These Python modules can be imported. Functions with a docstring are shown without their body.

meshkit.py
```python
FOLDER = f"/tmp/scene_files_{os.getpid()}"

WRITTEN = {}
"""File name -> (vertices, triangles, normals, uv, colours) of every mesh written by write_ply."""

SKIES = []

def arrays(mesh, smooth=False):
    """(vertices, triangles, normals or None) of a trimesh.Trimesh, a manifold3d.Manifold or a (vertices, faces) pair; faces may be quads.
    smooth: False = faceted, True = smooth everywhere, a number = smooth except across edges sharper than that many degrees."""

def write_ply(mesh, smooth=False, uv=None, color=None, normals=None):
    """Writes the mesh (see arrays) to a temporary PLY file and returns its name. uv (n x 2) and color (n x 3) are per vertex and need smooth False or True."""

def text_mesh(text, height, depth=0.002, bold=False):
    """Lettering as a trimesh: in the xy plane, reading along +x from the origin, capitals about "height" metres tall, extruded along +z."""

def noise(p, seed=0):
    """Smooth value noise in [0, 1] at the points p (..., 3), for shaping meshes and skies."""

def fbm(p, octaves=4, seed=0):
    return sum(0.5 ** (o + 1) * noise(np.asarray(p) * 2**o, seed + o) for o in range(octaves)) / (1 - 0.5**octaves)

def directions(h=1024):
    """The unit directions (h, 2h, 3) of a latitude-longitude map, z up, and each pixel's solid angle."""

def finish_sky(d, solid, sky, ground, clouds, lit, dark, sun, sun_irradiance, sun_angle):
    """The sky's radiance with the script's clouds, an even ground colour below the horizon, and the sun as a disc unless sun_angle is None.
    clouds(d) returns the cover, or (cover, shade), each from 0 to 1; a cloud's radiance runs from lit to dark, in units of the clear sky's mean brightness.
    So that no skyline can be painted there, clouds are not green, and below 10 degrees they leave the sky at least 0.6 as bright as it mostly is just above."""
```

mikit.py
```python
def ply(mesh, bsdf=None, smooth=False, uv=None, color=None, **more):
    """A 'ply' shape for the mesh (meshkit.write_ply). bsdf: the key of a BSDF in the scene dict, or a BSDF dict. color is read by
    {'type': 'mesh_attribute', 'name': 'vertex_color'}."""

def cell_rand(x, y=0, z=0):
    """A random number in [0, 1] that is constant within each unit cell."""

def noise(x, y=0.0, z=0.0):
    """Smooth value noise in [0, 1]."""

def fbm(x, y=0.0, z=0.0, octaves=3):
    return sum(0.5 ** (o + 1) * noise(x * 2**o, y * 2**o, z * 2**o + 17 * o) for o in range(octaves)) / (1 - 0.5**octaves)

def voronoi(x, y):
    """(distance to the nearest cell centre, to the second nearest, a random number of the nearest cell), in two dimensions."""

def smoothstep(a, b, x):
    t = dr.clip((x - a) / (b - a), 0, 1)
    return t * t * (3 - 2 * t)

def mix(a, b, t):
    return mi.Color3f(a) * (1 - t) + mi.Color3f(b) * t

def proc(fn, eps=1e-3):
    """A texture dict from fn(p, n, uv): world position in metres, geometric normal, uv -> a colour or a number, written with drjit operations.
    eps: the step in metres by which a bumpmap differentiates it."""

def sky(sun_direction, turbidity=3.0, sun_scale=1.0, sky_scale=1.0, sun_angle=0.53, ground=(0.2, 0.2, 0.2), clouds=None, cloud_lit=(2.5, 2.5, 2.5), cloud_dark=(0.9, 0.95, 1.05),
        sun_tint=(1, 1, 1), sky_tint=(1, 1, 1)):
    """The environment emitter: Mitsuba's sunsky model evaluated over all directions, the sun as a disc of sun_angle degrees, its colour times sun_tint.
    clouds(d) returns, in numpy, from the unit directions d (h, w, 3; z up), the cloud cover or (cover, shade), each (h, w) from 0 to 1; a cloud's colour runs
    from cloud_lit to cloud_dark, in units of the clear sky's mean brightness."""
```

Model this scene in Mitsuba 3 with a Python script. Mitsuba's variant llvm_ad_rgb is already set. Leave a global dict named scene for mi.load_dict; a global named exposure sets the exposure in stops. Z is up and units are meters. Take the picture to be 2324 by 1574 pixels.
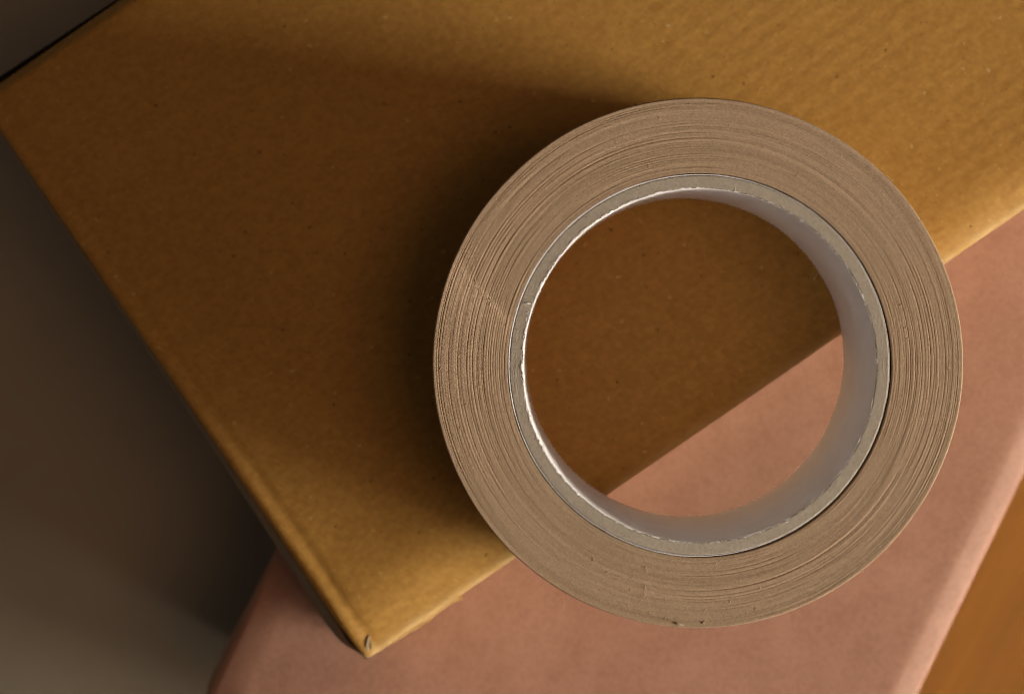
import math
import numpy as np
import trimesh
import drjit as dr
import mitsuba as mi
import mikit
import meshkit
from mikit import proc, noise, fbm, voronoi, cell_rand, smoothstep, mix

T = mi.ScalarTransform4f
rng = np.random.default_rng(7)
scene, labels = {}, {}

# ------------------------------------------------------------------ heights (metres)
TABLE = 0.0
PINK_TOP = 0.135            # top of the lower box
BROWN_TOP = 0.1875          # top of the upper box
TAPE_TOP = 0.2595           # top rim of the tape roll

# ------------------------------------------------------------------ camera: looks almost straight down
CAM = np.array([0.0, 0.0, TAPE_TOP + 0.648])
F_PX, W_PX, H_PX = 6835.0, 2324.0, 1574.0
NADIR = (1250.0, 650.0)     # where the plumb line falls in the picture


def camera_axes():
    d = np.array([NADIR[0] - W_PX / 2, -(NADIR[1] - H_PX / 2), -F_PX])
    d /= np.linalg.norm(d)
    back = np.array([-0.0, 0.0, 1.0])
    # rotation that takes the camera-space direction d to straight down
    v, c = np.cross(d, [0, 0, -1.0]), float(np.dot(d, [0, 0, -1.0]))
    K = np.array([[0, -v[2], v[1]], [v[2], 0, -v[0]], [-v[1], v[0], 0]])
    return np.eye(3) + K + K @ K / (1 + c)


CR = camera_axes()


def at(px, py, z):
    """World point at height z under a position measured in the photograph (used to survey the place)."""
    d = CR @ np.array([px - W_PX / 2, -(py - H_PX / 2), -F_PX])
    return CAM + d * ((z - CAM[2]) / d[2])


look = CR @ np.array([0, 0, -1.0])
scene['camera'] = {
    'type': 'thinlens', 'fov': math.degrees(2 * math.atan(W_PX / 2 / F_PX)), 'fov_axis': 'x',
    'aperture_radius': 0.0030, 'focus_distance': CAM[2] - TAPE_TOP, 'near_clip': 0.01, 'far_clip': 20.0,
    'to_world': T().look_at(origin=CAM.tolist(), target=(CAM + look).tolist(), up=(CR @ np.array([0, 1.0, 0])).tolist()),
}
exposure = 0.0

# ------------------------------------------------------------------ light: one window to the right, dim warm room
def window(key, az0, az1, radiance, label):
    """An upright pane on the wall to the right, spanning the azimuths az0..az1 (degrees clockwise from +x) as seen from the boxes."""
    dist, c = 1.9, math.radians(18)
    n, t = np.array([math.cos(c), -math.sin(c)]), np.array([-math.sin(c), -math.cos(c)])
    w0, w1 = (dist * math.tan(math.radians(a) - c) for a in (az0, az1))
    p = np.append(n * dist + t * (w0 + w1) / 2, BROWN_TOP + 0.61)
    scene[key] = {
        'type': 'rectangle',
        'to_world': T().look_at(origin=p.tolist(), target=[p[0] - n[0], p[1] - n[1], p[2]], up=[0, 0, 1]) @ T().scale([(w1 - w0) / 2, 0.43, 1]),
        'bsdf': {'type': 'diffuse', 'reflectance': {'type': 'rgb', 'value': [0.5, 0.5, 0.5]}},
        'emitter': {'type': 'area', 'radiance': {'type': 'rgb', 'value': radiance}},
    }
    labels[key] = {'label': label, 'category': 'window'}


window('window_light', 6.5, 26, [35.5, 32.6, 27.2], 'bright window to the right of the boxes')
window('window_light_001', 26.4, 38, [5.2, 4.8, 4.0], 'added dim pane beside the bright window to soften its shadow edges')  # added pane: widens the window light so shadow edges fade softly
scene['ceiling_bounce'] = {  # added overhead panel in place of warm ambient light off the ceiling
    'type': 'rectangle',
    'to_world': T().translate([0.60, -0.16, 2.6]) @ T().rotate([1, 0, 0], 180) @ T().scale([0.36, 0.36, 1]),
    'bsdf': {'type': 'diffuse', 'reflectance': {'type': 'rgb', 'value': [0.5, 0.5, 0.5]}},
    'emitter': {'type': 'area', 'radiance': {'type': 'rgb', 'value': [5.1, 2.68, 1.40]}},
}
labels['ceiling_bounce'] = {'label': 'added warm overhead panel standing in for ceiling bounce light', 'category': 'lamp'}
scene['room_light'] = {'type': 'constant', 'radiance': {'type': 'rgb', 'value': [0.050, 0.042, 0.034]}}


# ------------------------------------------------------------------ materials
def paper(key, color_fn, rough=0.75, spec=0.2, bump=None, bump_scale=1.0, eps=2e-4):
    b = {'type': 'principled', 'base_color': proc(color_fn), 'roughness': rough, 'specular': spec}
    if bump is not None:
        b = {'type': 'bumpmap', 'arbitrary': proc(bump, eps), 'scale': bump_scale, 'bsdf': b}
    scene[key] = {'type': 'twosided', 'bsdf': b}


def specks(x, y, cell, size, prob, seed):
    """Small flecks, one in some of the cells of a grid; 1 inside a fleck."""
    cx, cy = dr.floor(x / cell), dr.floor(y / cell)
    jx, jy = cell_rand(cx, cy, seed), cell_rand(cx, cy, seed + 1)
    on = cell_rand(cx, cy, seed + 2) < prob
    a = cell_rand(cx, cy, seed + 3) * 6.283
    sz = size * (0.5 + cell_rand(cx, cy, seed + 4))
    dx, dy = x - (cx + 0.2 + 0.6 * jx) * cell, y - (cy + 0.2 + 0.6 * jy) * cell
    u, v = dx * dr.cos(a) + dy * dr.sin(a), dy * dr.cos(a) - dx * dr.sin(a)
    el = 0.5 + 0.5 * cell_rand(cx, cy, seed + 5)
    d = dr.sqrt(dr.square(u * el) + dr.square(v))
    return dr.select(on, 1 - smoothstep(sz * 0.5, sz, d), 0.0)


KRAFT = (0.385, 0.205, 0.044)


def kraft_color(p, n, uv):
    x, y = p.x + 0.35 * p.z, p.y + 0.2 * p.z
    m = 0.5 * (fbm((x * 0.83 + y * 0.56) * 520, (y * 0.83 - x * 0.56) * 1100, 3.0, 3) + fbm((x * 0.83 - y * 0.56) * 900, (y * 0.83 + x * 0.56) * 1500, 7.0, 3))
    big = fbm(x * 38 + 9, y * 38, 5.0, 2)
    c = mix((0.345, 0.174, 0.034), (0.425, 0.232, 0.053), dr.clip(0.5 + (m - 0.5) * 2.0 + (big - 0.5) * 0.3, 0, 1))
    dark = specks(x, y, 0.0060, 0.00027, 0.22, 11) + 0.6 * specks(x + 1, y, 0.0026, 0.00019, 0.18, 31)
    lite = specks(x, y + 1, 0.0060, 0.00032, 0.24, 51) + 0.5 * specks(x + 2, y, 0.0032, 0.00022, 0.22, 71)
    c = c * (1 - 0.55 * dr.clip(dark, 0, 1))
    c = mix(c, mi.Color3f(0.58, 0.40, 0.19), 0.6 * dr.clip(lite, 0, 1))
    # rubbed, paler paper along the near fold
    b = (p.x - brown.o[0]) * float(brown.ev[0]) + (p.y - brown.o[1]) * float(brown.ev[1])
    rub = dr.exp(-dr.square((b - 0.0002) / 0.0016)) * (0.35 + 0.9 * fbm(x * 260, y * 260, 11.0, 3))
    return mix(c, mi.Color3f(0.56, 0.40, 0.20), 0.6 * dr.clip(rub, 0, 1))


def paper_grain(p, n, uv):
    return fbm(p.x * 1500 + p.z * 900, p.y * 1500, p.z * 700, 2)


paper('kraft', kraft_color, 0.62, 0.3, paper_grain, 0.00006)


def raw_edge_color(p, n, uv):
    return mix((0.30, 0.23, 0.15), (0.45, 0.37, 0.26), fbm(p.x * 900, p.y * 900, p.z * 900, 2))


paper('raw_edge', raw_edge_color, 0.85, 0.1)


def pink_color(p, n, uv):
    x, y = p.x, p.y
    m = fbm(x * 150, y * 150 + 4, p.z * 150, 3)
    s = fbm((x * 0.8 + y * 0.6) * 70, (y * 0.8 - x * 0.6) * 160, 2.0, 2)
    c = mix((0.360, 0.188, 0.132), (0.430, 0.236, 0.174), dr.clip(0.5 + (m - 0.5) * 1.1 + (s - 0.5) * 0.5 + (fbm(x * 1400, y * 1400, 1.0, 2) - 0.5) * 1.2, 0, 1))
    return c


paper('pink_card', pink_color, 0.6, 0.35, paper_grain, 0.00004)


def board_color(p, n, uv):
    m = fbm(p.x * 2600, p.y * 2600, p.z * 400, 2)
    c = mix((0.37, 0.330, 0.274), (0.47, 0.422, 0.358), dr.clip(0.5 + (m - 0.5) * 1.4, 0, 1))
    d = specks(p.x, p.y, 0.0014, 0.00013, 0.3, 5)
    return c * (1 - 0.4 * d)


paper('grey_board', board_color, 0.85, 0.12)


def lining_color(p, n, uv):
    return mix((0.75, 0.745, 0.765), (0.81, 0.80, 0.82), fbm(p.x * 300, p.y * 300, p.z * 120, 2))


paper('white_lining', lining_color, 0.5, 0.35)
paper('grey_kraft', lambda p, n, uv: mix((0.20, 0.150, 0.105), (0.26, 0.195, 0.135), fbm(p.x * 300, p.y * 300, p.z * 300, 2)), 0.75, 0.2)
scene['tape_paper'] = {'type': 'twosided', 'bsdf': {'type': 'principled', 'base_color': {'type': 'mesh_attribute', 'name': 'vertex_color'}, 'roughness': 0.75, 'specular': 0.22}}
scene['fibre_paper'] = {'type': 'twosided', 'bsdf': {'type': 'diffuse', 'reflectance': {'type': 'rgb', 'value': [0.58, 0.47, 0.34]}}}


def wood_color(p, n, uv):
    c, s = math.cos(math.radians(62)), math.sin(math.radians(62))
    u, v = p.x * c + p.y * s, p.y * c - p.x * s
    g = fbm(u * 9, v * 130 + 3 * noise(u * 14, v * 20), 1.0, 3)
    f = fbm(u * 40, v * 900, 2.0, 2)
    return mix((0.195, 0.079, 0.006), (0.285, 0.118, 0.012), dr.clip(0.5 + (g - 0.5) * 1.2 + (f - 0.5) * 0.5, 0, 1))


paper('wood', wood_color, 0.5, 0.4)


def grey_color(p, n, uv):
    return mix((0.295, 0.266, 0.212), (0.322, 0.29, 0.235), fbm(p.x * 60, p.y * 60, 0.0, 3))


paper('grey_paint', grey_color, 0.6, 0.3)


# ------------------------------------------------------------------ mesh helpers
def grid_mesh(P):
    """A quad grid of points P (n, m, 3) as a triangle mesh."""
    n, m = P.shape[:2]
    i = np.arange(n * m).reshape(n, m)
    f = np.stack([i[:-1, :-1], i[1:, :-1], i[1:, 1:], i[:-1, 1:]], -1).reshape(-1, 4)
    return trimesh.Trimesh(P.reshape(-1, 3), np.vstack([f[:, [0, 1, 2]], f[:, [0, 2, 3]]]), process=False)


def ring_mesh(P):
    """As grid_mesh, closed along the first axis."""
    n, m = P.shape[:2]
    i = np.arange(n * m).reshape(n, m)
    j = np.roll(i, -1, 0)
    f = np.stack([i[:, :-1], j[:, :-1], j[:, 1:], i[:, 1:]], -1).reshape(-1, 4)
    return trimesh.Trimesh(P.reshape(-1, 3), np.vstack([f[:, [0, 1, 2]], f[:, [0, 2, 3]]]), process=False)


def add(key, mesh, mat, smooth=True, color=None, label=None, category=None, kind=None, group=None):
    scene[key] = mikit.ply(mesh, mat, smooth=smooth, color=color)
    lab = {k: v for k, v in dict(label=label, category=category, kind=kind, group=group).items() if v}
    if lab:
        labels.setdefault(key, {}).update(lab)


def mnoise(*xyz, seed=0):
    return meshkit.noise(np.stack(np.broadcast_arrays(*xyz), -1).astype(float), seed)


def mfbm(*xyz, octaves=3, seed=0):
    return meshkit.fbm(np.stack(np.broadcast_arrays(*xyz), -1).astype(float), octaves, seed)


def sstep(a, b, x):
    t = np.clip((x - a) / (b - a), 0, 1)
    return t * t * (3 - 2 * t)


# ------------------------------------------------------------------ the table
def slab(x0, x1, y0, y1, top, thick):
    m = trimesh.creation.box([x1 - x0, y1 - y0, thick])
    m.apply_translation([(x0 + x1) / 2, (y0 + y1) / 2, top - thick / 2])
    return m


tt = slab(-0.55, 0.55, -0.5, 0.5, TABLE, 0.025)
tt.apply_transform(trimesh.transformations.rotation_matrix(math.radians(-27), [0, 0, 1]))
add('wooden_tabletop', tt, 'wood', smooth=False, kind='structure')
gs = slab(-0.60, 0.0, -0.55, 0.55, TABLE + 0.004, 0.0035)
gs.apply_transform(trimesh.transformations.rotation_matrix(math.radians(-27), [0, 0, 1]))
add('grey_surface', gs, 'grey_paint', smooth=False, kind='structure')


# ------------------------------------------------------------------ cardboard boxes
def spaced(L, R, fine, coarse):
    e = np.concatenate([np.arange(0, 4 * R, fine), 4 * R + np.arange(0, 3) * (fine + coarse) / 2])
    mid = np.linspace(e[-1] + coarse, L - e[-1] - coarse, max(2, int((L - 2 * e[-1]) / coarse)))
    return np.concatenate([e, mid, (L - e)[::-1]])


class Box:
    """A card box: origin at one corner of its top, axes eu and ev along two edges, rounded folds of radius R."""

    def __init__(self, corner, eu, Lu, Lv, top, bottom, R, warp):
        self.o, self.eu = np.array(corner[:2]), np.array(eu) / np.linalg.norm(eu)
        self.ev = np.array([-self.eu[1], self.eu[0]])
        self.Lu, self.Lv, self.top, self.bottom, self.R, self.warp = Lu, Lv, top, bottom, R, warp

    def world(self, a, b, z):
        xy = self.o + a[..., None] * self.eu + b[..., None] * self.ev
        return np.concatenate([xy, np.broadcast_to(z, a.shape)[..., None]], -1)

    def top_panel(self, fine=0.00025, coarse=0.0009):
        R = self.R
        a, b = np.meshgrid(spaced(self.Lu, R, fine, coarse), spaced(self.Lv, R, fine, coarse), indexing='ij')
        ca, cb = np.clip(a, R, self.Lu - R), np.clip(b, R, self.Lv - R)
        da, db = a - ca, b - cb
        m = np.maximum(np.abs(da), np.abs(db)); h = np.hypot(da, db)
        k = np.where(h > 0, m / np.maximum(h, 1e-12), 1.0)      # square ring -> round ring
        t = np.clip(m / R, 0, 1) * (math.pi / 2)                # even steps round the fold
        s = np.where(m > 0, np.sin(t) / np.maximum(t / (math.pi / 2), 1e-9), 1.0)
        a2, b2 = ca + da * k * s, cb + db * k * s
        z = self.top - R * (1 - np.cos(t)) + self.warp(a, b)
        return grid_mesh(self.world(a2, b2, z))

    def side(self, which, bulge, n=160, m=24):
        """which: 0 along u at v=0, 1 along v at u=Lu, 2 along u at v=Lv, 3 along v at u=0. bulge(s, d): outward, metres (s along 0..1, d depth 0..1)."""
        R = self.R
        L = self.Lu if which in (0, 2) else self.Lv
        q = math.sqrt(0.5)
        arc = np.radians(np.linspace(-45, 0, 7))[:-1]
        s = np.concatenate([R + R * np.sin(arc), np.linspace(R, L - R, n), (L - R - R * np.sin(arc))[::-1]])
        out = np.concatenate([-R + R * np.cos(arc), np.zeros(n), (-R + R * np.cos(arc))[::-1]])
        d = np.linspace(0, 1, m)
        S, D = np.meshgrid(s, d, indexing='ij')
        O = out[:, None] + bulge(S / L, D)
        sq = np.concatenate([R + R * np.tan(arc), np.linspace(R, L - R, n), (L - R - R * np.tan(arc))[::-1]])
        zero = 0 * sq
        ea, eb = {0: (sq, zero), 1: (zero + self.Lu, sq), 2: (sq, zero + self.Lv), 3: (zero, sq)}[which]
        z = (self.top - R + self.warp(ea, eb))[:, None] * (1 - D) + self.bottom * D
        a, b = {0: (S, -O), 1: (self.Lu + O, S), 2: (S, self.Lv + O), 3: (-O, S)}[which]
        return grid_mesh(self.world(a, b, z))


# the kraft box on top
bc = at(828, 1502, BROWN_TOP)
be = at(2324, 478, BROWN_TOP)
bl = at(-30, 222, BROWN_TOP)
BL_V = float(np.linalg.norm((bl - bc)[:2]))
BL_U = 0.30


def kraft_warp(a, b):
    """Relief of the top panel: scored folds along the edges, the flutes showing through, a slight waviness."""
    w = 0.000046 * np.sin(2 * np.pi * (b + 0.0012 * mnoise(a * 10, b * 8, 0 * a)) / 0.0042) * sstep(0.2, 0.7, mfbm(a * 9, b * 30, 0 * a + 3, octaves=2)) * (0.12 + sstep(0.10, 0.19, a))
    w = w + 0.0005 * (mfbm(a * 14, b * 14, 0 * a, octaves=2, seed=2) - 0.5) + 0.00012 * (mfbm(a * 160, b * 160, 0 * a, octaves=2, seed=5) - 0.5)
    # fold along u = 0 (left): raised rim and a shallow groove inside it
    j = a + 0.0006 * (mfbm(b * 60, 0 * a, 0 * a, seed=8) - 0.5)
    w = w - 0.00026 * np.exp(-((j - 0.0043) / 0.0013) ** 2) + 0.00010 * np.exp(-((j - 0.0022) / 0.0009) ** 2)
    # fold along v = 0 (right): the panel dips towards the light
    j = b + 0.0025 * (mfbm(a * 35, 0 * a, 0 * a, seed=9) - 0.5)
    wide = 0.0080 + 0.0045 * np.exp(-((a - 0.030) / 0.035) ** 2)
    w = w - (0.0030 + 0.0010 * np.exp(-((a - 0.030) / 0.035) ** 2)) * np.clip(1 - j / wide, 0, 1.3) ** 1.2 - 0.0003 * np.exp(-((j - wide) / 0.0022) ** 2)
    w = w + 0.0015 * np.exp(-((j - wide) / 0.015) ** 2) * (0.35 + 0.65 * np.exp(-(a / 0.09) ** 2))
    # far edge
    w = w - 0.0006 * np.clip(1 - (BL_V - b) / 0.004, 0, 1) ** 1.5
    return w


brown = Box(bc, (be - bc)[:2], BL_U, BL_V, BROWN_TOP, PINK_TOP, 0.0017, kraft_warp)
labels['kraft_box'] = {'label': 'plain brown cardboard box under the roll of tape', 'category': 'cardboard box'}
add('kraft_box__top_panel', brown.top_panel(), 'kraft')
prof = lambda D: np.sin(np.clip(D / 0.42, 0, 1) * math.pi / 2) * (1 - 0.5 * sstep(0.4, 1, D))
add('kraft_box__side_panel', brown.side(0, lambda s, d: 0.0005 * prof(d) * np.sin(np.pi * s)), 'kraft')
add('kraft_box__side_panel_001', brown.side(1, lambda s, d: 0 * d), 'kraft')
add('kraft_box__side_panel_002', brown.side(2, lambda s, d: 0.0044 * prof(d)), 'kraft')
add('kraft_box__side_panel_003', brown.side(3, lambda s, d: 0.0006 * prof(d) * np.sin(np.pi * s)), 'kraft')


def side_flap():
    """Loose flap standing outside the left side, curling in at the near corner."""
    s = np.concatenate([np.linspace(0.0002, 0.014, 50), np.linspace(0.0145, BL_V + 0.001, 120)])
    wig = 0.0005 * (mfbm(s * 40, 0 * s, 0 * s, seed=21) - 0.5)
    out = 0.0007 + 0.0013 * np.exp(-((s - 0.006) / 0.006) ** 2) + wig
    out = out * sstep(-0.002, 0.006, s)
    flare = (0.0020 + 0.0016 * np.exp(-(s / 0.05) ** 2)) * sstep(-0.002, 0.016, s) ** 0.8
    top = BROWN_TOP - 0.0030 - 0.0035 * np.exp(-((s - 0.002) / 0.005) ** 2) - 0.0005 * mfbm(s * 30, 0 * s + 2, 0 * s, seed=23)
    th = 0.0009
    steps = ((0, 0), (0.35, -0.003), (0.7, -0.007), (0.92, -0.011), (1.0, -0.016), (0.85, -0.03), (0.6, -0.049))
    O = [out + flare * f for f, dz in steps[::-1]] + [out - th * 0.4, out - th] + [out - th + flare * f for f, dz in steps]
    Z = [top + dz - 0.0003 * (dz == 0) for f, dz in steps[::-1]] + [top, top - 0.0003] + [top + dz - 0.0006 for f, dz in steps]
    O, Z = np.stack(O, 1), np.maximum(np.stack(Z, 1), PINK_TOP + 0.0003)
    S = np.broadcast_to(s[:, None], O.shape)
    return grid_mesh(brown.world(-O, S, Z))


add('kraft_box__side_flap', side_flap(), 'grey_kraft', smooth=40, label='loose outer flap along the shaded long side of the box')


def lip():
    """Edge of the inner flap peeping out under the near fold."""
    a = np.linspace(0.0035, 0.0275, 80)
    k = (a - a[0]) / (a[-1] - a[0])
    out = 0.0001 + 0.0006 * sstep(0.1, 0.5, k) - 0.0003 * sstep(0.5, 0.85, k) + 0.0007 * sstep(0.86, 0.97, k) + 0.0004 * (mfbm(a * 400, 0 * a, 0 * a, seed=4) - 0.5)
    zt = BROWN_TOP - 0.0058 - 0.0012 * sstep(0.5, 1, k)
    P = []
    for o, dz in ((-0.002, 0.0002), (0, 0), (0.0002, -0.0004), (0, -0.0009), (-0.002, -0.0012)):
        P.append(brown.world(a, -(out + o), zt + dz))
    return grid_mesh(np.stack(P, 1))


add('kraft_box__inner_flap', lip(), 'kraft', label='torn edge of an inner flap peeping out below the fold')


def sliver(p0, p1, w, lift, bend=0.2, seed=0):
    """A thin curved hair or torn paper sliver from p0 to p1."""
    g = np.random.default_rng(seed)
    t = np.linspace(0, 1, 9)
    d = p1 - p0
    side = np.array([-d[1], d[0], 0.0])
    path = p0 + t[:, None] * d + np.sin(t * np.pi)[:, None] * side * bend * (g.random() - 0.3) + np.outer(np.sin(t * np.pi), [0, 0, lift])
    sd = side / (np.linalg.norm(side) + 1e-12)
    rad = w * (0.35 + 0.65 * np.sin(np.pi * (0.12 + 0.8 * t)))
    ang = np.arange(5) / 5 * 2 * np.pi
    P = path[None] + np.cos(ang)[:, None, None] * rad[None, :, None] * sd + np.sin(ang)[:, None, None] * rad[None, :, None] * np.array([0, 0, 1.0])
    return ring_mesh(P)


add('kraft_box__corner_sliver', sliver(at(833, 1487, BROWN_TOP - 0.0040), at(838, 1440, BROWN_TOP - 0.0006), 0.0005, 0.0012, 0.2, 1), 'raw_edge', label='pale torn paper sliver at the near corner')
add('kraft_box__corner_sliver_001', sliver(at(846, 1480, BROWN_TOP - 0.0036), at(842, 1452, BROWN_TOP - 0.0010), 0.00025, 0.0010, 0.2, 2), 'raw_edge', label='second pale torn paper sliver at the near corner')


def gap_shade_strip():
    """Added black strip standing in for the dark gap line along the far fold, tapering away from the left corner."""
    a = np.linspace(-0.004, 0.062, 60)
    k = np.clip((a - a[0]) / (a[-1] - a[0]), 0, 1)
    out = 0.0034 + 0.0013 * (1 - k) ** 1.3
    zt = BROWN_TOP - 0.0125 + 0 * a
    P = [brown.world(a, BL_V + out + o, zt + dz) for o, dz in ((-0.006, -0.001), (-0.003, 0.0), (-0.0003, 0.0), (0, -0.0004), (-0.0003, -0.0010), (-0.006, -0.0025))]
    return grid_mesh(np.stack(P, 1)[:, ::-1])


scene['gap_black'] = {'type': 'twosided', 'bsdf': {'type': 'diffuse', 'reflectance': {'type': 'rgb', 'value': [0.012, 0.010, 0.008]}}}  # near-black colour painted in for the shade of the gap
add('kraft_box__gap_strip', gap_shade_strip(), 'gap_black', smooth=40, label='added black strip standing in for the dark gap line at the far edge of the box')

# the pink box below
pc = at(450, 1612, PINK_TOP)
pl = at(640 - 6, 1240, PINK_TOP)
pr = at(2096, 1574, PINK_TOP)
pr2 = at(2338, 1050, PINK_TOP)
pv = (pl - pc)[:2] / np.linalg.norm((pl - pc)[:2]) + (pr2 - pr)[:2] / np.linalg.norm((pr2 - pr)[:2])
pv /= np.linalg.norm(pv)
pu = np.array([pv[1], -pv[0]])
PW = float(np.dot((pr + pr2)[:2] / 2 - pc[:2], pu))
PL = 0.26


def pink_warp(a, b):
    w = 0.0005 * (mfbm(a * 18, b * 18, 0 * a, octaves=2, seed=12) - 0.5) + 0.00016 * (mfbm(a * 120, b * 120, 0 * a, octaves=2, seed=15) - 0.5)
    e = PW - a + 0.0006 * (mfbm(b * 50, 0 * a, 0 * a, seed=18) - 0.5)
    w = w - 0.0030 * np.clip(1 - e / 0.0088, 0, 1) ** 1.8 + 0.00008 * np.exp(-((e - 0.0062) / 0.0012) ** 2)
    w = w - 0.0036 * np.clip(1 - a / 0.06, 0, 1) ** 2 - 0.0012 * np.clip(1 - a / 0.009, 0, 1) ** 1.6 - 0.0012 * np.clip(1 - b / 0.009, 0, 1) ** 1.6
    return w


pink = Box(pc, pu, PW, PL, PINK_TOP, TABLE + 0.0042, 0.0022, pink_warp)
labels['pink_box'] = {'label': 'plain pink cardboard box beneath the brown box', 'category': 'cardboard box'}
add('pink_box__top_panel', pink.top_panel(0.0003, 0.0011), 'pink_card')
add('pink_box__side_panel', pink.side(0, lambda s, d: 0 * d), 'pink_card')
add('pink_box__side_panel_001', pink.side(1, lambda s, d: 0.0004 * prof(d)), 'pink_card')
add('pink_box__side_panel_002', pink.side(2, lambda s, d: 0 * d), 'pink_card')
add('pink_box__side_panel_003', pink.side(3, lambda s, d: 0.0032 * prof(d) * (0.25 + 0.75 * (1 - sstep(0.0, 0.28, s))) * sstep(-0.04, 0.01, s)), 'pink_card')

# ------------------------------------------------------------------ the roll of paper tape
tc = at(1587, 829, TAPE_TOP)
to = at(1583, 825, TAPE_TOP)
R_IN, R_CORE, R_OUT = 0.03800, 0.04125, 0.05700
HT = TAPE_TOP - BROWN_TOP
labels['tape_roll'] = {'label': 'roll of beige paper packing tape lying flat on the box corner', 'category': 'tape'}


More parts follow.
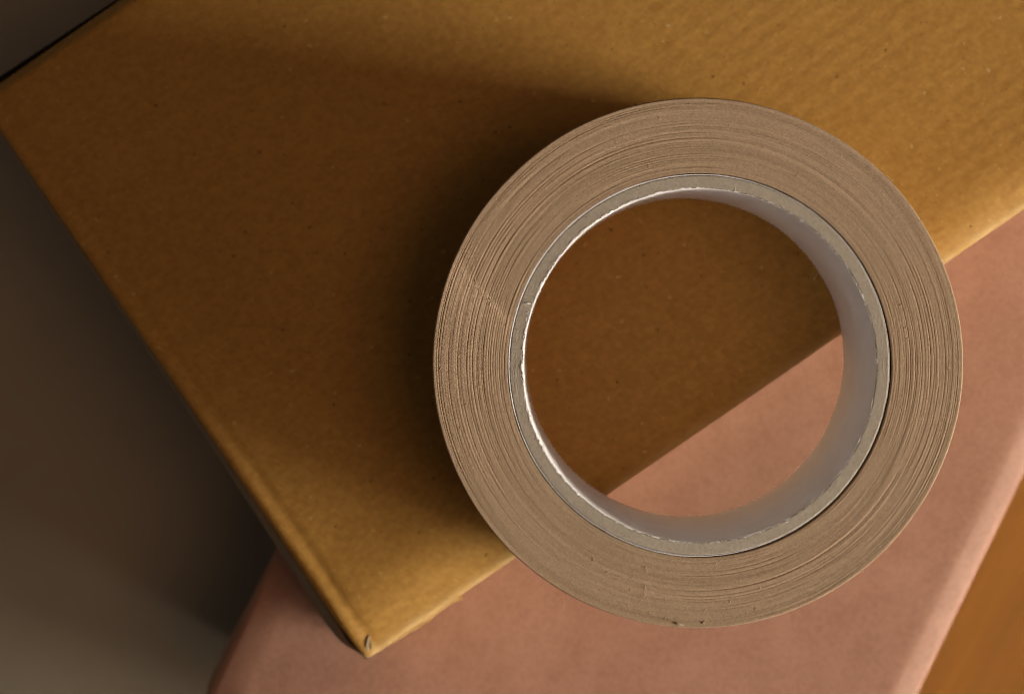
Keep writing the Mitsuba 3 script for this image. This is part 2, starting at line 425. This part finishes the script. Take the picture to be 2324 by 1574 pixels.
def winding():
    NT, LAYERS = 1500, 28
    g = np.random.default_rng(17)
    th = np.arange(NT) / NT * 2 * np.pi
    c, s_ = np.cos(th), np.sin(th)
    off = (to - tc)[:2]
    r0 = R_CORE + 0.00004 + 0 * th
    r1 = R_OUT + off[0] * c + off[1] * s_ + 0.00030 * (mfbm(c * 2.2 + 5, s_ * 2.2, 0 * th, octaves=2, seed=31) - 0.5) + 0.00007 * (mfbm(c * 14, s_ * 14, 0 * th, seed=33) - 0.5)
    # rows of the mesh run along the windings: each winding is a narrow flat band between two gaps
    width = np.exp(g.normal(0, 0.20, LAYERS))
    start = np.concatenate([[0], np.cumsum(width)]) / width.sum()
    f_in = np.array([0.0, 0.10, 0.20, 0.34, 0.50, 0.66, 0.80, 0.90])
    k = np.repeat(np.arange(LAYERS), len(f_in))
    fr = np.tile(f_in, LAYERS)
    q = start[k] + fr * np.diff(start)[k]
    k, fr, q = np.append(k, LAYERS - 1), np.append(fr, 0.999), np.append(q, 1.0)
    depth_k = np.clip(0.30 + g.gamma(2.2, 0.33, LAYERS + 1), 0.3, 1.35)                       # how open each gap is
    tone_k = g.normal(0, 0.22, LAYERS)
    Q, TH = np.meshgrid(q, th)
    K, FR = np.broadcast_to(k, Q.shape), np.broadcast_to(fr, Q.shape)
    C, S = np.cos(TH), np.sin(TH)
    Q = Q + 0.010 * np.sin(np.pi * Q) * (mfbm(C * 2.5, S * 2.5, Q * 3, octaves=3, seed=35) - 0.5)
    deg = np.degrees(TH)
    # where the windings stand uneven, and where they were pressed flat
    lobe = lambda d0, w: np.exp(-(((deg - d0 + 180) % 360 - 180) / w) ** 2)
    rough = np.clip(0.50 + 0.55 * lobe(145, 50) + 0.50 * lobe(325, 45) + 0.25 * lobe(195, 28) - 0.22 * lobe(60, 25) - 0.25 * lobe(250, 28), 0.15, 1.2)
    # scar: windings pressed together along a slanting line on the left side
    scar_d = 167 - 10.5 * Q + 2.0 * (mfbm(Q * 9, 0 * Q, 0 * Q, seed=61) - 0.5)
    sd = ((deg - scar_d + 180) % 360 - 180)
    scar = np.exp(-(sd / 0.9) ** 2) * sstep(0.02, 0.12, Q) * (1 - sstep(0.78, 0.92, Q))
    near_k = np.where(FR < 0.5, K, K + 1)
    gap = depth_k[near_k] * 1.25 * sstep(0.28, 0.72, mfbm(C * 3.4, S * 3.4, near_k * 5.37 + 0.5, octaves=2, seed=43))
    edge = 1 - sstep(0.0, 0.26, np.minimum(FR, 1 - FR))
    z1 = mfbm(C * 3.0, S * 3.0, K * 3.71 + 0.5, octaves=2, seed=41) - 0.5
    cl = mfbm(Q * 14, C * 1.2 + 4, S * 1.2, octaves=2, seed=45) - 0.5
    rr = R_CORE + Q * 0.0157
    grain = mnoise(C * rr * 3400, S * rr * 3400, 0 * Q, seed=47) - 0.5
    grain2 = mnoise(C * rr * 5200, S * rr * 5200, 0 * Q, seed=49) - 0.5
    z = rough * (0.00013 * z1 + 0.00005 * cl) - edge * gap * (0.000025 + 0.00007 * rough) + 0.000014 * grain
    z = z + 0.00009 * scar * mnoise(Q * 55, TH * 30, 0 * Q, seed=48)
    z = z - 0.0005 * sstep(0.988, 1.0, Q) ** 2 - 0.00018 * (1 - sstep(0.0, 0.02, Q)) * (0.05 + lobe(320, 50))
    r = r0[:, None] + (r1 - r0)[:, None] * Q
    top = np.stack([tc[0] + r * C, tc[1] + r * S, TAPE_TOP + z], -1)
    tone = 0.55 + 0.5 * z1 + 0.25 * cl + tone_k[K] * 0.6 - 0.55 * edge * gap * np.clip(0.3 + rough, 0, 1) + 0.9 * scar * (0.4 + 1.2 * mnoise(Q * 40, TH * 40, 0 * Q, seed=50)) + 0.5 * grain + 0.7 * grain2  # shade in the gaps is also painted in as darker tone
    tone = tone + 0.75 * np.where(sd > 0, np.exp(-(sd / 8.0) ** 2), np.exp(-(sd / 1.5) ** 2)) * (0.4 + 0.6 * sstep(0.2, 0.7, Q))  # pale sheen beside the scar, painted into the vertex colour
    col = np.array([0.325, 0.230, 0.150]) + np.clip(tone, -0.6, 1.3)[..., None] * np.array([0.150, 0.116, 0.088])
    # outer wall, bottom, inner wall
    depth = np.concatenate([[0.0002], np.linspace(0.0012, HT - 0.0003, 40), [HT]])
    wall = np.stack([np.stack([tc[0] + (r1 + 0.00003) * c, tc[1] + (r1 + 0.00003) * s_, TAPE_TOP - 0.00065 - d * (HT - 0.00065) / HT + 0 * th], -1) for d in depth], 1)
    inner = np.stack([np.stack([tc[0] + r0 * c, tc[1] + r0 * s_, z_ + 0 * th], -1) for z_ in (BROWN_TOP, TAPE_TOP - 0.0004)], 1)
    P = np.concatenate([inner, top, wall, inner[:, :1]], 1)
    wc_ = np.broadcast_to(np.array([0.50, 0.33, 0.185]), wall.shape)
    colr = np.concatenate([np.broadcast_to(col[:, :1], inner.shape), col, wc_, np.broadcast_to(col[:, :1], (NT, 1, 3))], 1)
    return ring_mesh(P), colr.reshape(-1, 3)


wm, wcol = winding()
add('tape_roll__winding', wm, 'tape_paper', smooth=True, color=wcol)


def lathe(profile_fn, n, zfun=None):
    """profile_fn(theta array) -> list of (r, z) arrays."""
    th = np.arange(n) / n * 2 * np.pi
    P = [np.stack([tc[0] + r * np.cos(th), tc[1] + r * np.sin(th), z + 0 * th], -1) for r, z in profile_fn(th)]
    return ring_mesh(np.stack(P, 1))


def core_profile(th):
    c, s = np.cos(th), np.sin(th)
    out = [(R_IN + 0.00008 + 0 * th, BROWN_TOP + 0.0002 + 0 * th)]
    for q in np.linspace(0, 1, 26):
        r = R_IN + 0.00008 + q * (R_CORE - R_IN - 0.00048) + 0.00003 * (mfbm(c * 9, s * 9, 0 * th + q, seed=3) - 0.5)
        z = TAPE_TOP - 0.00005 + 0.00016 * (mfbm(c * 170, s * 170, 0 * th + q * 12, octaves=2, seed=5) - 0.5) - 0.00025 * (np.clip(abs(q - 0.5) - 0.42, 0, 1) / 0.08) ** 2
        out.append((r, z))
    out.append((R_CORE - 0.0004 + 0 * th, BROWN_TOP + 0.0002 + 0 * th))
    return out + [out[0]]


add('tape_roll__core', lathe(core_profile, 1200), 'grey_board', smooth=45, label='grey board ring at the centre of the roll')


def liner_profile(th):
    c, s = np.cos(th), np.sin(th)
    deg = np.degrees(th)
    # thin white paper between board and tape; hidden at lower right, wide at upper left
    w = 0.00012 + 0.00030 * np.exp(-(((deg - 140 + 180) % 360 - 180) / 75) ** 2) + 0.00022 * np.exp(-(((deg - 262 + 180) % 360 - 180) / 22) ** 2)
    w = w * (0.55 + 0.6 * mfbm(c * 9, s * 9, 0 * th, seed=51))
    zt = TAPE_TOP + 0.00016 * (mfbm(c * 40, s * 40, 0 * th, seed=53) - 0.5) - 0.00008 - 0.00020 * np.exp(-(((deg - 325 + 180) % 360 - 180) / 40) ** 2)
    a, b = R_CORE - 0.00038 - 0 * w, R_CORE - 0.00038 + w
    return [(a, BROWN_TOP + 0.0003 + 0 * th), (a, zt - 0.00005), (a + 0.3 * (b - a), zt), (b - 0.3 * (b - a), zt), (b, zt - 0.00005), (b, BROWN_TOP + 0.0003 + 0 * th), (a, BROWN_TOP + 0.0003 + 0 * th)]


add('tape_roll__outer_liner', lathe(liner_profile, 1200), 'white_lining', smooth=45, label='thin white paper ring between grey core and tape')


def lining_profile(th):
    c, s = np.cos(th), np.sin(th)
    deg = np.degrees(th)
    left = np.exp(-np.abs(((deg - 168 + 180) % 360 - 180) / 62) ** 3)
    jag = mfbm(c * 26, s * 26, 0 * th, octaves=3, seed=71) - 0.5
    jag2 = mnoise(c * 95, s * 95, 0 * th, seed=73) - 0.5
    saw = (mnoise(c * 60, s * 60, 0 * th, seed=75) > 0.62) * 1.0
    chamf = 0.00008 + 0.00022 * left + 0.00024 * saw * (1 - 0.5 * left) + (0.00022 + 0.0003 * left) * jag + 0.00012 * jag2
    chamf = np.clip(chamf, 0.00004, 0.0012)
    ri = R_IN - 0.00008 + 0.00016 * (mfbm(c * 3, s * 3, 0 * th, seed=77) - 0.5) - 0.00012 * left * np.abs(jag) * 2
    zt = TAPE_TOP - 0.00008 + 0.00008 * jag2 + 0.00014 * saw + 0.00010 * left
    zl = zt - 0.00005 - 0.25 * chamf
    ro = R_IN + 0.00005 + 0 * th
    rb = np.clip(ri + chamf, ri, R_IN + 0.0009)
    out = [(ro, BROWN_TOP + 0.0001 + 0 * th), (np.maximum(ro, rb), zt - 0.0001), (rb, zt), (ri + 0.5 * (rb - ri), zl + 0.62 * (zt - zl)), (ri + 0.15 * (rb - ri), zl + 0.25 * (zt - zl)), (ri, zl - 0.0001)]
    for q in np.linspace(0.05, 1, 24):
        out.append((ri + 0.00012 * (mnoise(c * 4, s * 4, 0 * th + q * 6, seed=79) - 0.5) * (q < 1), zl - 0.0001 + (BROWN_TOP + 0.0001 - zl + 0.0001) * q))
    return out + [out[0]]


add('tape_roll__core_lining', lathe(lining_profile, 1600), 'white_lining', smooth=55, label='white paper lining inside the core with a ragged upper edge')


def fibres():
    g = np.random.default_rng(99)
    ms = []
    for i in range(14):
        q = 0.06 + 0.82 * g.random()
        r, a = R_CORE + (R_OUT - R_CORE) * q, math.radians(167 - 10.5 * q + g.normal() * 0.5)
        p = np.array([tc[0] + r * math.cos(a), tc[1] + r * math.sin(a), TAPE_TOP + 0.0001])
        dirn, l = math.radians(120 + g.normal() * 30), 0.0005 + 0.0007 * g.random()
        ms.append(sliver(p, p + np.array([math.cos(dirn) * l, math.sin(dirn) * l, 0.00002]), 0.00005 + 0.00004 * g.random(), 0.00005, 0.5, 500 + i))
    for i in range(230):
        r = R_CORE + (R_OUT - R_CORE) * (0.03 + 0.95 * g.random())
        a = g.random() * 2 * np.pi
        l = 0.0003 + 0.0009 * g.random() ** 3
        dirn = a + g.normal() * 0.8
        p = np.array([tc[0] + r * math.cos(a), tc[1] + r * math.sin(a), TAPE_TOP + 0.00005])
        ms.append(sliver(p, p + np.array([math.cos(dirn) * l, math.sin(dirn) * l, 0.00002]), 0.000035 + 0.00003 * g.random(), 0.00012, 0.6, i))
    for (x0, y0, x1, y1, w) in ((1466, 1283, 1469, 1297, 0.00007), (1462, 1318, 1447, 1372, 0.00003), (1278, 1352, 1278, 1385, 0.00003), (1845, 640, 1860, 615, 0.00004), (2012, 398, 2028, 412, 0.00006)):
        ms.append(sliver(at(x0, y0, TAPE_TOP + 0.0001), at(x1, y1, TAPE_TOP + 0.0002), w, 0.0002, 0.3, int(x0)))
    return trimesh.util.concatenate(ms)


add('tape_roll__fibre', fibres(), 'fibre_paper', smooth=False, kind='stuff')
fl = [sliver(at(1528, 1411, TAPE_TOP), at(1551, 1418, TAPE_TOP), 0.00033, 0.0003, 0.3, 2), sliver(at(1592, 1412, TAPE_TOP), at(1599, 1411, TAPE_TOP), 0.0003, 0.0002, 0.3, 3)]
add('tape_roll__paper_flake', fl[0], 'raw_edge', label='pale torn flake on the lower rim of the tape')
add('tape_roll__paper_flake_001', fl[1], 'raw_edge', label='small pale fleck on the lower rim of the tape')
add('tape_roll__core_lining__torn_strand', sliver(at(1189, 688, TAPE_TOP + 0.0002), at(1205, 689, TAPE_TOP + 0.0002), 0.00018, 0.0003, 0.5, 8), 'white_lining', label='little white strand torn across the grey core')


def torn_fibres():
    g = np.random.default_rng(5)
    ms = []
    for i in range(230):
        a = math.radians(g.normal(165, 60)) if i < 105 else g.random() * 2 * math.pi
        r = R_IN + 0.0001 + 0.0003 * g.random()
        p = np.array([tc[0] + r * math.cos(a), tc[1] + r * math.sin(a), TAPE_TOP + 0.00002])
        d = a + math.pi + g.normal() * 0.9
        l = 0.0003 + 0.0006 * g.random() ** 2
        ms.append(sliver(p, p + np.array([math.cos(d) * l, math.sin(d) * l, 0.0001 * g.normal()]), 0.00005 + 0.00008 * g.random(), 0.0001, 0.5, 900 + i))
    return trimesh.util.concatenate(ms)


add('tape_roll__core_lining__torn_fibre', torn_fibres(), 'white_lining', smooth=False, kind='stuff')
